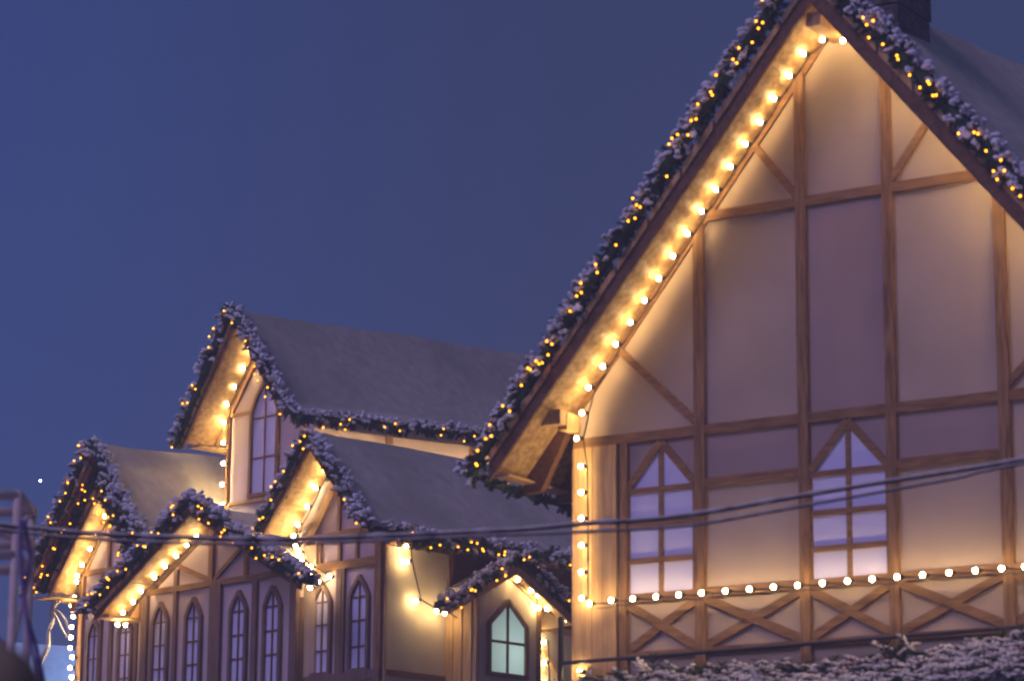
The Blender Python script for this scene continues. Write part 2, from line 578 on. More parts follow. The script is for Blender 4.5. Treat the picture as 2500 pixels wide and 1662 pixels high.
for x, w_ in ((-5.56, 0.05), (-5.34, 0.07), (-4.80, 0.06), (-4.66, 0.05)):
    timber(A, 'post', (x, 0), (x, 7.79), w_, -0.036, PURPLEWOOD)
lancet(A, -5.70, 0.125, 5.6, 6.96, 7.17, (6.95, 6.64, 6.33), frame_mat=PURPLEWOOD)
lancet(A, -5.015, 0.135, 5.6, 6.95, 7.17, (6.94, 6.64, 6.33), frame_mat=PURPLEWOOD)

# wide low gable in the middle
C = small_house((-2.4, 0.5, 0), 'wide low-gabled cottage with four narrow windows, standing forward of the row',
                [(-3.88, -0.154), (-0.77, -0.154), (-0.77, 7.15), (-2.35, 8.09), (-3.88, 7.20)], -0.6, 1.0, frame=CEN)
co = [(-4.22, 6.93), (-2.25, 8.08), (-0.76, 7.275)]
roof(C, co, -1.2, 1.4, 0.10, sag=0.0)
b = MB()
b.prism([(-0.76, 7.295), (-0.10, 6.94), (-0.10, 7.02), (-0.76, 7.375)], -1.2, -0.86)
C.part('roof_tip', b, FELT)
C.part('soffit', slope_boards(co[:2], -1.18, 1.0, 0.02, step=0.7), OSB)
C.part('soffit', slope_boards(co[1:], -1.18, 1.0, 0.02, step=0.7), OSB)
barge(C, (-4.10, 6.88), (-2.20, 8.06), -0.02, 0.10, -1.2)
barge(C, (-2.24, 8.06), (-0.02, 6.86), -0.02, 0.10, -1.203)
b = MB()
b.box(-4.20, -3.9, -1.15, -0.5, 6.885, 6.92)
C.part('eave_board', b, PLANK)
b = MB()
b.prism([(-4.12, 6.92), (-3.90, 6.92), (-3.90, 7.12)], -0.66, -0.60)
C.part('bracket', b, PLANK)
for x, z0, z1, w_, m_ in ((-3.80, 0, 7.2, 0.10, PURPLEWOOD), (-3.18, 0, 7.49, 0.065, PURPLEWOOD), (-2.36, 0, 7.24, 0.22, PURPLEWOOD), (-1.59, 0, 7.24, 0.09, PURPLEWOOD), (-2.475, 7.2, 7.97, 0.085, WOODV), (-1.78, 7.2, 7.70, 0.06, WOODV), (-0.83, 0, 7.1, 0.13, PURPLEWOOD)):
    timber(C, 'post', (x, z0), (x, z1), w_, -0.652 if w_ > 0.09 else -0.646, m_, -0.59)
timber(C, 'beam', (-3.88, 7.24), (-0.77, 7.23), 0.075, -0.642, WOODH, -0.59)
for p, q in (((-3.14, 7.52), (-2.50, 7.28)), ((-1.86, 7.65), (-2.46, 7.26))):
    timber(C, 'brace', p, q, 0.06, -0.634, WOODH, -0.59)
b = MB()
b.box(-0.775, -0.752, -0.585, -0.495, 0, 6.9)
C.part('side_board', b, PURPLEWOOD)


class Shift:
    """Writes a window into a wall whose face stands at another depth."""

    def __init__(s, th, dy):
        s.th, s.dy = th, dy

    def part(s, name, mb, mat, under=None, smooth=False):
        mb.v = [(x, y + s.dy, z) for x, y, z in mb.v]
        return s.th.part(name, mb, mat, under, smooth)


CW = Shift(C, -0.6)
for cx in (-3.485, -2.805, -1.905, -1.245):
    lancet(CW, cx, 0.15, 5.5, 6.84, 7.075, (6.825, 6.52, 6.22), frame_mat=PURPLEWOOD, fw=0.05)

# right cottage, long side wall with a dark panel
D = small_house((-0.8, 1.5, 0), 'steep narrow-gabled cottage at the right end of the row, its cream side wall showing',
                [(-1.62, 0), (0, 0), (0, 7.96), (-0.82, 8.86), (-1.62, 7.97)], 0, 4.6)
do = [(-1.72, 7.84), (-0.82, 8.88), (0.02, 7.93), (0.34, 7.62)]
roof(D, do, -0.50, 5.0, 0.15, rise=0.0, sag=0.02)
D.part('soffit', slope_boards(do[:2], -0.48, 1.0, 0.02, step=0.6), OSB)
D.part('soffit', slope_boards(do[1:], -0.48, 4.6, 0.02, step=0.6), OSB)
barge(D, (-1.74, 7.76), (-0.80, 8.86), -0.05, 0.10, -0.50, WOODV)
barge(D, (-0.84, 8.86), (0.04, 7.88), -0.05, 0.10, -0.503, WOODV)
timber(D, 'beam', (-1.5, 7.795), (-0.02, 7.795), 0.07, -0.042, WOODH)
timber(D, 'beam', (-1.62, 7.40), (0.0, 7.39), 0.11, -0.045, WOODH)
timber(D, 'beam', (-1.62, 6.0), (0.0, 6.0), 0.12, -0.060, PURPLEWOOD)
timber(D, 'post', (-0.815, 7.83), (-0.815, 8.36), 0.05, -0.036, WOODV)
timber(D, 'brace', (-0.83, 8.50), (-1.36, 7.80), 0.11, -0.034, PLANK)
timber(D, 'brace', (-0.81, 8.44), (-0.22, 7.80), 0.10, -0.031, PLANK)
for x in (-1.40, -1.15, -0.79, -0.47):
    timber(D, 'post', (x, 7.44), (x, 7.77), 0.05, -0.037, WOODV)
for x, w_ in ((-1.36, 0.05), (-0.775, 0.10), (-0.70, 0.04)):
    timber(D, 'post', (x, 6.0), (x, 7.36), w_, -0.040 if w_ < 0.1 else -0.044, PURPLEWOOD)
timber(D, 'corner_post', (-0.06, 0), (-0.06, 7.93), 0.12, -0.054, WOODV)
lancet(D, -1.095, 0.155, 6.07, 6.97, 7.19, (6.965, 6.68, 6.36), frame_mat=PURPLEWOOD, fw=0.05)
lancet(D, -0.41, 0.165, 6.07, 6.98, 7.22, (6.97, 6.68, 6.36), frame_mat=PURPLEWOOD, fw=0.05)


def on_side(y0, y1, z0, z1, d):
    """A box lying on the side wall x = 0 of the row, d proud of it."""
    b_ = MB()
    b_.box(-0.004, d, y0, y1, z0, z1)
    return b_


D.part('side_panel', on_side(0.03, 1.06, 6.06, 7.57, 0.012), CREAM)
D.part('side_panel', on_side(0.03, 1.06, 3.0, 5.98, 0.012), CREAM)
D.part('side_panel', on_side(1.14, 4.3, 6.85, 7.62, 0.016), BROWNPANEL)
D.part('side_panel', on_side(2.25, 4.3, 3.0, 6.78, 0.013), CREAM)
D.part('side_beam', on_side(0.0, 1.1, 5.985, 6.055, 0.03), WOODH)
D.part('side_beam', on_side(0.0, 1.1, 7.575, 7.64, 0.03), WOODH)
D.part('side_beam', on_side(2.2, 4.3, 6.785, 6.86, 0.035), PLANK)
D.part('side_post', on_side(-0.002, 0.035, 0, 7.64, 0.033), PLANK)
D.part('side_post', on_side(1.062, 1.137, 0, 7.64, 0.034), WOODV)
b = MB()
for y, z in ((2.72, 6.55),):
    b.add([(0.013, y, z), (0.04, y, z), (0.04, y + 0.07, z), (0.013, y + 0.07, z),
           (0.013, y + 0.75, z - 0.85), (0.04, y + 0.75, z - 0.85), (0.04, y + 0.82, z - 0.85), (0.013, y + 0.82, z - 0.85)],
          [(0, 1, 2, 3), (7, 6, 5, 4), (0, 4, 5, 1), (1, 5, 6, 2), (2, 6, 7, 3), (3, 7, 4, 0)])
D.part('side_brace', b, PLANK)

# tower house behind, steep gable
T = small_house((-3.7, 3.5, 0), 'tall tower-like house with steep gable and one tall window, behind the small cottages',
                [(-4.47, 0), (-2.96, 0), (-2.96, 10.05), (-3.70, 10.98), (-4.47, 9.93)], 1.2, 8.2, name='tower_house')
to_ = [(-4.74, 9.55), (-3.70, 11.12), (-3.12, 10.28), (-2.68, 9.74), (-2.25, 9.45)]
roof(T, to_, 0.65, 8.6, 0.12, rise=0.055, sag=0.01)
T.part('soffit', slope_boards(to_[:2], 0.67, 3.0, 0.02, step=0.5), OSB)
T.part('soffit', slope_boards(to_[1:], 0.67, 8.0, 0.02, rise=0.055, step=0.5), CREAM)
barge(T, (-4.76, 9.50), (-3.68, 11.10), -0.04, 0.10, 0.65, WOODV)
barge(T, (-3.72, 11.10), (-3.10, 10.25), -0.02, 0.10, 0.647, WOODV)
barge(T, (-3.12, 10.25), (-2.66, 9.70), -0.02, 0.10, 0.644, WOODV)
b = MB()
b.box(-4.72, -4.45, 0.70, 1.9, 9.49, 9.52)
T.part('eave_board', b, OSB)
b = MB()
b.prism([(-4.70, 9.56), (-4.47, 9.56), (-4.47, 9.92)], 1.12, 1.20)
T.part('bracket', b, PLANK)
timber(T, 'corner_post', (-4.45, 8.3), (-4.45, 9.95), 0.06, 1.16, WOODV, 1.21)
timber(T, 'rake_trim', (-4.45, 9.95), (-3.72, 10.93), 0.06, 1.17, WOODV, 1.21)
timber(T, 'beam', (-4.45, 9.965), (-4.0, 9.965), 0.045, 1.165, WOODH, 1.21)
timber(T, 'beam', (-3.40, 9.965), (-2.96, 9.965), 0.045, 1.165, WOODH, 1.21)
timber(T, 'beam', (-4.45, 8.74), (-2.96, 8.74), 0.05, 1.155, PLANK, 1.21)
TW = Shift(T, 1.2)
lancet(TW, -3.70, 0.275, 8.80, 9.95, 10.36, (9.86, 9.31), fw=0.05, bow=0.05)
for y in (1.23, 2.7, 4.3, 5.9):
    b = MB()
    b.box(-2.964, -2.93, y, y + 0.12, 8.5, 10.0)
    T.part('side_post', b, WOODV)
# low saddle roof in front of the tower, between the gables
S = Thing(ROW, (-3.2, 0.5, 0), 'saddle_roof', 'low pale roof at the foot of the tower window, between the gables', 'roof')
b = MB()
nx, ny = 10, 8
vs = []
for j in range(ny + 1):
    for i in range(nx + 1):
        x = -4.50 + 3.3 * i / nx
        f = j / ny
        y = 1.21 - 1.3 * f
        z = 8.72 - 0.75 * f ** 0.8 - 0.10 * math.sin(math.pi * i / nx)
        vs.append((x, y, z))
vs += [(x, y, z - 0.08) for x, y, z in vs]
o_ = (nx + 1) * (ny + 1)
fs = []
for j in range(ny):
    for i in range(nx):
        a = j * (nx + 1) + i
        fs += [(a, a + nx + 1, a + nx + 2, a + 1), (o_ + a, o_ + a + 1, o_ + a + nx + 2, o_ + a + nx + 1)]
b.add(vs, fs)
S.part('slope', b, FELT, smooth=True)
b = MB()
b.box(-4.48, -1.2, -0.05, 1.18, 0, 7.7)
S.part('support_wall', b, CANVAS)

# porch on the side wall
P = Thing(POR, (1.62, -0.2, 0), 'gabled_porch', 'little gabled porch with a green-lit pointed window and snowy roof', 'porch')
b = MB()
b.prism([(1.06, 0), (2.20, 0), (2.20, 7.02), (1.63, 7.325), (1.06, 7.02)], -0.5, 0.02)
P.part('wall', b, CREAM)
po = [(1.02, 7.036), (1.61, 7.35), (2.66, 6.79)]
roof(P, po, -0.65, 0.0, 0.09)
b = MB()
b.prism([(0.50, 6.76), (1.02, 7.036), (1.02, 7.12), (0.50, 6.845)], -0.65, -0.46)
P.part('roof_tip', b, PLANK)
P.part('soffit', slope_boards(po[:2], -0.635, -0.01, 0.02), PLANK)
P.part('soffit', slope_boards(po[1:], -0.635, -0.01, 0.02), PLANK)
barge(P, (0.48, 6.75), (1.63, 7.36), -0.03, 0.08, -0.65, PLANK, trim=False)
barge(P, (1.59, 7.36), (2.68, 6.78), -0.03, 0.08, -0.653, PLANK, trim=False)
b = MB()
for y in (-0.47, -0.30, -0.14):
    b.box(1.035, 1.062, y, y + 0.145, 0, 7.0)
P.part('side_board', b, PLANK)
b = MB()
b.bar((1.09, 0), (1.09, 7.02), 0.06, -0.53, -0.49)
P.part('post', b, PLANK)
b = MB()
b.bar((2.17, 0), (2.17, 7.0), 0.06, -0.53, -0.49)
P.part('post', b, WOODV)
timber(P, 'rake_trim', (2.2, 7.02), (1.63, 7.325), 0.05, -0.525, PLANK, -0.49)
PW = Shift(P, -0.5)
lancet(PW, 1.615, 0.325, 6.08, 6.70, 7.0, (6.486,), frame_mat=WOODV, pane_mat=LITPANE, fw=0.05, bow=0.0, mull=0.035)


# ------------------------------------------------------------------ fir garlands with snow and amber lights
def spray(green, snow, c, d, l, up, snowy, rng, fat=1.0):
    d = d.normalized()
    s = d.cross(up)
    s = s.normalized() if s.length > 1e-3 else d.orthogonal().normalized()
    n = s.cross(d)
    fin = [(0.0, d, 1.0)]
    for k in range(4):
        f = 0.12 + 0.2 * k
        for sg in (-1, 1):
            fin.append((f, (d * 0.75 + s * sg * 0.8 + n * rng.uniform(-0.35, 0.35)).normalized(), 0.55 * (1 - 0.55 * f)))
    for f, dd, q in fin:
        p = c + d * l * f
        green.finger(p, dd, l * q, 0.013 * fat, n)
        if snowy and rng.random() < 0.86:
            snow.lump(p + up * 0.014 * fat, dd, l * q * rng.uniform(0.75, 0.98), 0.031 * fat * rng.uniform(0.7, 1.3), n)


ico = MB()
ico.ball((0, 0, 0), 0.0135, 8, 5)
AMBER_MESH = None
rng = random.Random(7)


def garland(frame, path, label, r=0.13, dens=75, outer=Vector((0, 0, 1)), lights=9.0, snowy=0.75, name='fir_garland', front=Vector((0, -1, 0)), group='snowy fir garlands on the gables', snow_mat=None):
    """Sprays set round a path; snow on the sprays that face outwards and up, amber lights on the front."""
    global AMBER_MESH
    path = [Vector(p) for p in path]
    base = path[0]
    t = Thing(frame, base, name, label, 'garland', group)
    green, snow = MB(), MB()
    pts = []
    for a, b_ in zip(path, path[1:]):
        ln = (b_ - a).length
        dr = (b_ - a).normalized()
        out = (outer - dr * outer.dot(dr)).normalized()
        fr = (front - dr * front.dot(dr)).normalized()
        for i in range(int(ln * dens)):
            f = rng.random()
            wob = noise.noise((a + dr * ln * f) * 2.3) * 0.035
            c = a + (b_ - a) * f + out * wob
            th = rng.uniform(-math.pi, math.pi)
            rad = out * math.cos(th) + fr * math.sin(th)
            if math.cos(th) < -0.2 and rng.random() < 0.35:
                rad = rad * 0.7 - Vector((0, 0, 0.4))
            d = rad * rng.uniform(0.55, 1.0) + dr * rng.uniform(-0.9, 0.9)
            l = r * rng.uniform(0.65, 1.15)
            k = math.cos(th) * 0.75 + rad.normalized().z * 0.35
            lump_here = noise.noise((a + dr * ln * f) * 3.1 + Vector((7, 3, 1))) * 0.9
            sn = rng.random() < snowy * max(0, min(1, 0.85 + k * 0.8 + lump_here))
            spray(green, snow, c + rad * r * 0.25, d, l, (out * 0.6 + Vector((0, 0, 0.8))).normalized(), sn, rng)
        # soft heaps of snow along the outer side
        for i in range(int(ln * 34)):
            f = rng.random()
            q = a + (b_ - a) * f
            if rng.random() > snowy * (0.75 + 0.9 * noise.noise(q * 2.7 + Vector((2, 9, 4)))):
                continue
            rr = r * rng.uniform(0.14, 0.34)
            snow.ball(q + out * r * rng.uniform(0.45, 0.95) + fr * r * rng.uniform(-0.5, 0.55) + dr * 0.0, rr, 7, 5,
                      (rng.uniform(0.8, 1.5), rng.uniform(0.8, 1.4), rng.uniform(0.6, 0.9)))
        # a core so the garland has no see-through middle
        n = max(2, int(ln / 0.12))
        green.tube([a + (b_ - a) * i / n + out * noise.noise((a + (b_ - a) * i / n) * 2.3) * 0.035 for i in range(n + 1)], r * 0.42, 6)
        for i in range(int(ln * lights * 0.75 + rng.random())):
            f = rng.random()
            pts.append(a + (b_ - a) * f + fr * r * rng.uniform(0.85, 1.2) + out * r * rng.uniform(-0.95, 0.45))
    t.part('foliage', green, NEEDLE)
    if snow.v:
        t.part('snow', snow, snow_mat or SNOW, smooth=True)
    for p in pts[:99]:
        if AMBER_MESH is None:
            AMBER_MESH = link('amber_light', ico, AMBER, t.e)
            AMBER_MESH.location = p - base
        else:
            t.copy(AMBER_MESH, p - base)
    return t


OUTL, OUTR = Vector((-0.75, 0, 0.65)), Vector((0.75, 0, 0.65))
gy = -0.70
garland(BIG, [(-0.86, gy, 7.28), (-0.74, gy, 7.48), (0.0, gy, 8.375), (1.0, gy, 9.61), (2.0, gy, 10.84), (3.0, gy, 12.07)],
        'long snowy fir garland up the left edge of the big house gable', r=0.138, dens=110, outer=OUTL, lights=11)
garland(BIG, [(3.05, gy, 12.15), (3.6, gy, 11.55), (4.3, gy, 10.70), (5.1, gy, 9.70), (5.9, gy, 8.72), (6.8, gy, 7.6)],
        'snowy fir garland down the right edge of the big house gable', r=0.15, dens=105, outer=OUTR, lights=10)
garland(BIG, [(-0.74, -0.6, 7.27), (-0.74, 0.5, 7.25), (-0.74, 2.4, 7.22)],
        'dark fir fringe along the underside of the big house eave', r=0.10, dens=55, outer=Vector((0, 0, -1)), lights=1.2, snowy=0, front=Vector((-1, -0.5, 0)), group='dark fir fringes along the eaves')
ay = -0.56
garland(ROW, [(-6.60, ay, 7.50), (-6.35, ay, 7.92), (-5.80, ay, 8.66), (-5.27, ay, 9.42)],
        'snowy fir garland on the outer left slope of the double-gabled cottage', r=0.14, outer=OUTL, lights=8, snowy=0.7)
garland(ROW, [(-5.27, ay, 9.46), (-4.85, ay, 9.0), (-4.45, ay, 8.45), (-4.0, ay, 8.02)],
        'heavily snowed fir garland on the outer right slope of the double-gabled cottage', r=0.15, outer=OUTR, lights=4, snowy=1.0)
iy = -0.40
garland(ROW, [(-6.40, iy, 7.58), (-5.99, iy, 8.11), (-5.62, iy, 8.59), (-5.26, iy, 8.98)],
        'green fir garland on the inner left slope of the double-gabled cottage', r=0.145, outer=OUTL, lights=12, snowy=0.08)
garland(ROW, [(-5.26, iy, 8.98), (-4.92, iy, 8.52), (-4.62, iy, 8.08), (-4.40, iy, 7.72)],
        'green fir garland on the inner right slope of the double-gabled cottage', r=0.14, outer=OUTR, lights=12, snowy=0.12)
cyy = -1.27
garland(CEN, [(-4.28, cyy, 6.97), (-3.9, cyy, 7.17), (-3.0, cyy, 7.70), (-2.18, cyy, 8.20)],
        'snow-capped fir garland on the left slope of the wide low gable', r=0.14, outer=Vector((-0.5, 0, 0.85)), lights=10, snowy=0.95)
garland(CEN, [(-2.18, cyy, 8.22), (-1.5, cyy, 7.85), (-0.7, cyy, 7.40), (0.0, cyy, 7.02), (0.22, cyy, 6.95)],
        'snow-heaped fir garland on the right slope of the wide low gable', r=0.14, outer=Vector((0.5, 0, 0.85)), lights=7, snowy=0.95)
dy = -0.56
garland(ROW, [(-1.80, dy, 7.78), (-1.35, dy, 8.32), (-0.86, dy, 8.95)],
        'fir garland with amber lights on the left slope of the narrow right-hand gable', r=0.115, outer=OUTL, lights=8, snowy=0.6)
garland(ROW, [(-0.86, dy, 8.98), (-0.35, dy, 8.50), (0.02, dy, 8.0), (0.28, dy, 7.70)],
        'snow-heaped fir garland on the right slope of the narrow right-hand gable', r=0.14, outer=OUTR, lights=4, snowy=1.0)
garland(ROW, [(0.30, -0.5, 7.66), (0.32, 1.0, 7.66), (0.32, 2.4, 7.68), (0.32, 3.9, 7.70)],
        'snowy fir garland along the long eave above the cream side wall', r=0.14, outer=Vector((0.2, 0, 1)), lights=7, front=Vector((1, -0.4, -0.3)))
ty = 0.59
garland(ROW, [(-4.86, ty, 9.50), (-4.45, ty, 10.20), (-4.05, ty, 10.80), (-3.76, ty, 11.27)],
        'snowy fir garland on the left slope of the tower gable', r=0.145, outer=OUTL, lights=6)
garland(ROW, [(-3.76, ty, 11.27), (-3.35, ty, 10.75), (-2.95, ty, 10.22), (-2.55, ty, 9.72), (-2.24, ty, 9.52)],
        'snowy fir garland curving down the right slope of the tower gable', r=0.14, outer=OUTR, lights=5, snowy=0.7)
garland(ROW, [(-2.22, 0.6, 9.55), (-2.20, 2.0, 9.66), (-2.20, 3.6, 9.76), (-2.20, 5.2, 9.86)],
        'fir garland along the upper eave under the large grey tower roof', r=0.11, outer=Vector((0.2, 0, 1)), lights=5, snowy=0.6, front=Vector((1, -0.4, -0.3)))
garland(POR, [(0.22, -0.70, 6.80), (0.55, -0.70, 6.88), (1.1, -0.70, 7.24), (1.63, -0.70, 7.55)],
        'thickly snowed fir garland on the left slope of the little porch', r=0.105, snow_mat=FLOCK, outer=Vector((-0.5, 0, 0.85)), lights=7, snowy=1.0)
garland(POR, [(1.63, -0.70, 7.55), (2.1, -0.70, 7.30), (2.5, -0.70, 7.06), (2.78, -0.70, 6.93)],
        'snowed fir garland on the right slope of the little porch', r=0.105, snow_mat=FLOCK, outer=Vector((0.5, 0, 0.85)), lights=5, snowy=0.9)

# snowy fir cover in front of the big house (the roof edge of a stall)
HG = Thing(BIG, (2.8, -1.1, 0), 'fir_hedge', 'bank of snow-laden fir branches with red berries below the big house', 'hedge')
green, snow = MB(), MB()
hr = random.Random(3)


def top_z(x):
    return 5.13 + 0.075 * max(0, x - 3.2) + 0.05 * noise.noise(Vector((x * 1.7, 0, 4)))


for i in range(1900):
    x = hr.uniform(0.45, 6.3)
    f = hr.random() ** 0.8
    y = -0.45 - 0.95 * f
    patch = noise.noise(Vector((x * 2.6, f * 2.2, 1.7)))
    z = top_z(x) - 0.48 * f ** 1.4 - (0.05 if x < 0.7 else 0) + 0.07 * patch
    d = Vector((hr.uniform(-1.0, 1.0), hr.uniform(-1.1, 0.1), hr.uniform(-0.5, 0.38 if f < 0.3 else 0.08)))
    sn = hr.random() < (0.35 if f < 0.12 else 0.62 + 0.9 * patch)
    spray(green, snow, Vector((x, y, z)), d, hr.uniform(0.18, 0.32), Vector((0, -0.15, 0.98)), sn, hr, 0.92)
HG.part('foliage', green, NEEDLE)
HG.part('snow', snow, FLOCK, smooth=True)
b = MB()
b.prism([(0.45, 4.2), (6.3, 4.2), (6.3, 5.02), (0.45, 4.96)], -0.98, -0.50)
b.prism([(0.45, 3.6), (6.3, 3.6), (6.3, 4.62), (0.45, 4.56)], -1.40, -0.98)
HG.part('core', b, NEEDLE)
bb = MB()
bb.ball((0, 0, 0), 0.018, 8, 6)
first = None
for i in range(34):
    x = hr.uniform(0.8, 5.8)
    f = hr.uniform(0.35, 1.0)
    p = Vector((x, -0.55 - 0.95 * f, top_z(x) - 0.45 * f ** 1.4 + hr.uniform(-0.02, 0.10))) - HG.base
    if first is None:
        first = HG.part('berry', bb, BERRY)
        first.data.transform(Matrix.Translation(HG.base))
        first.location = p
    else:
        HG.copy(first, p)
ST = Thing(BIG, (3.3, -1.0, 0), 'market_stall', 'dark wooden stall front under the snowy fir bank', 'stall')
b = MB()
b.box(0.5, 6.3, -1.3, -0.55, 0, 3.6)
ST.part('front', b, BROWNPANEL)

# black frame in front of the corner post
FR = Thing(BIG, (-0.03, -0.2, 0), 'black_rail', 'thin black metal pole and rail in front of the corner post', 'rail')
b = MB()
b.tube([(-0.06, -0.17, 0), (-0.06, -0.17, 5.86)], 0.030, 8)
FR.part('pole', b, BLACK)
b = MB()
b.tube([(-0.06, -0.17, 5.39), (2.5, -0.17, 5.41), (5.0, -0.17, 5.43)], 0.020, 8)
FR.part('bar', b, BLACK)


# ------------------------------------------------------------------ strings of warm bulbs
BULB_MESH = {}


def light_string(frame, bulbs, label, sock=Vector((0.06, 0.03, 0.0)), r=0.0235, cable=True, two=False, mat=BULB):
    bulbs = [Vector(p) for p in bulbs]
    t = Thing(frame, bulbs[0], 'light_string', label, 'string lights', 'strings of round warm bulbs')
    if cable:
        c = MB()
        pts = [p + sock for p in bulbs]
        fine = []
        for a, b_ in zip(pts, pts[1:]):
            for k in range(4):
                f = k / 4
                fine.append(a + (b_ - a) * f - Vector((0, 0, 0.012 * math.sin(math.pi * f))))
        fine.append(pts[-1])
        c.tube(fine, 0.009, 5)
        if two:
            c.tube([p + Vector((0, 0.01, -0.045)) for p in fine], 0.006, 5)
        t.part('cable', c, BLACK)
    for p in bulbs:
        key = (mat.name, round(r, 4), tuple(round(x, 3) for x in sock))
        if key not in BULB_MESH:
            b_ = MB()
            b_.ball((0, 0, 0), r, 12, 8)
            s_ = MB()
            d = sock.normalized()
            s_.tube([d * r * 0.85, d * (r + 0.016), d * (r + 0.04)], [0.020, 0.023, 0.014], 8)
            o1 = link('bulb', b_, mat, t.e, smooth=True)
            o2 = link('socket', s_, BLACK, o1)
            o1.location = p - t.base
            BULB_MESH[key] = (o1, o2)
        else:
            o1, o2 = BULB_MESH[key]
            n1 = t.copy(o1, p - t.base)
            t.copy(o2, (0, 0, 0), n1)
    return t


rk = [(2.995, 11.45), (2.786, 11.337), (2.621, 11.135), (2.445, 10.925), (2.285, 10.703), (2.114, 10.499), (1.941, 10.287), (1.774, 10.073), (1.606, 9.87), (1.439, 9.659),
      (1.272, 9.448), (1.105, 9.236), (0.937, 9.024), (0.77, 8.818), (0.597, 8.611), (0.445, 8.394), (0.274, 8.192), (0.197, 7.934), (0.133, 7.677)]
down = [(0.136, 7.409), (0.141, 7.14), (0.145, 6.873), (0.147, 6.597), (0.147, 6.322), (0.152, 6.056)]
light_string(BIG, [(x, -0.20, z) for x, z in rk] + [(x + 0.03, -0.17, z - 0.022) for x, z in down], 'string of warm bulbs under the big gable and down its corner post')
light_string(BIG, [(x + 0.041, -0.20, 5.968 + 0.014 * min(1, i)) for i, x in enumerate((0.249, 0.504, 0.757, 1.022, 1.281, 1.539, 1.804, 2.071, 2.336, 2.599, 2.866, 3.133, 3.394, 3.656, 3.919, 4.191, 4.458, 4.723, 4.954, 5.22, 5.48, 5.74))],
             'level string of warm bulbs across the big house below its windows', two=True)
light_string(BIG, [(3.225, -0.20, 11.40)] + [(3.50 + 0.172 * i, -0.36, bz(3.50 + 0.172 * i) - 0.05) for i in range(15)], 'string of warm bulbs hidden behind the right edge of the big gable')
light_string(BIG, [(0.13, -0.12, 5.30), (0.12, -0.12, 5.03), (0.13, -0.12, 4.76)], 'lowest warm bulbs on the big house corner post, beside the fir bank')
s1 = Vector((0.04, 0.05, 0.0))
light_string(ROW, [(-5.336, -0.2, 8.516), (-5.526, -0.2, 8.302), (-5.641, -0.2, 8.109), (-5.80, -0.2, 7.908), (-5.893, -0.2, 7.766), (-5.985, -0.14, 7.70), (-6.07, -0.10, 7.50), (-6.13, -0.10, 7.39), (-6.08, -0.10, 7.24), (-6.11, -0.10, 7.10),
                   (-6.11, -0.10, 6.96), (-6.12, -0.10, 6.82), (-6.07, -0.10, 6.69), (-6.10, -0.10, 6.55), (-6.06, -0.10, 6.42), (-6.09, -0.10, 6.28), (-6.09, -0.10, 6.13)],
             'string of warm bulbs down the left corner of the double-gabled cottage', sock=s1, r=0.026)
light_string(ROW, [(-3.881, 1.05, 10.766), (-4.046, 1.05, 10.554), (-4.218, 1.05, 10.325), (-4.365, 1.05, 10.10), (-4.44, 1.07, 9.868), (-4.435, 1.07, 9.583), (-4.425, 1.07, 9.298), (-4.435, 1.07, 9.008), (-4.41, 1.07, 8.73)],
             'string of warm bulbs under the tower gable and down its left corner', sock=s1, r=0.026, mat=BULB_HOT)
light_string(CEN, [(-2.52, -0.85, 7.83), (-2.716, -0.85, 7.736), (-2.922, -0.85, 7.616), (-3.152, -0.85, 7.504), (-3.357, -0.85, 7.382), (-3.635, -0.85, 7.227), (-3.786, -0.85, 7.102), (-3.994, -0.85, 6.98), (-4.10, -0.85, 6.83), (-3.93, -0.85, 6.81)],
             'string of warm bulbs under the left slope of the wide low gable', sock=s1, r=0.026)
light_string(ROW, [(-0.88, -0.12, 8.72), (-1.00, -0.12, 8.60), (-1.165, -0.12, 8.40), (-1.315, -0.12, 8.18), (-1.49, -0.12, 7.98), (-1.56, -0.12, 7.84), (-1.50, -0.13, 7.70), (-1.44, -0.13, 7.62), (-1.375, -0.13, 7.50), (-1.16, -0.16, 7.33), (-1.02, -0.16, 7.20)],
             'string of warm bulbs under the left slope of the narrow right-hand gable', sock=s1, r=0.026)
light_string(CEN, [(-0.40, -0.75, 6.96), (-0.22, -0.60, 7.10), (-0.55, -0.62, 7.25)], 'few warm bulbs at the right end of the wide low gable', sock=s1, r=0.026)
light_string(ROW, [(0.12, 0.25, 7.57), (0.10, 0.29, 7.38), (0.10, 0.45, 6.92), (0.20, 0.70, 6.81), (0.20, 0.84, 6.80)], 'warm bulbs hanging loose on the cream side wall', sock=Vector((0.045, 0.04, 0.02)), r=0.025)
light_string(POR, [(1.70, -0.60, 7.27), (1.94, -0.60, 7.16), (2.06, -0.60, 7.11), (2.12, -0.56, 6.97), (2.27, -0.56, 6.97), (2.58, -0.60, 6.86), (2.70, -0.68, 7.05)], 'warm bulbs under the right slope of the little porch', sock=Vector((0.04, 0.05, 0)), r=0.025)
light_string(ROW, [(0.09, 2.70, 6.64), (0.09, 2.71, 6.38), (0.09, 2.72, 6.12)], 'short upright row of warm bulbs right of the porch window', sock=Vector((0.05, 0.03, 0)), r=0.027)
light_string(ROW, [(-2.78, 1.2 + 0.40 * i, 9.36 + 0.02 * i) for i in range(13)], 'warm bulbs glowing behind the roof ridge, under the tower eave', sock=s1, r=0.026)
t = Thing(ROW, (0.3, 0.6, 7.6), 'slack_cable', 'loose black cable hanging from the long eave to the porch corner', 'cable')
b = MB()
b.tube([(0.30, 0.95, 7.60), (0.34, 0.88, 7.35), (0.42, 0.70, 7.02), (0.50, 0.52, 6.88), (0.58, 0.50, 6.76), (0.64, 0.62, 6.68)], 0.010, 6)
t.part('wire', b, BLACK)

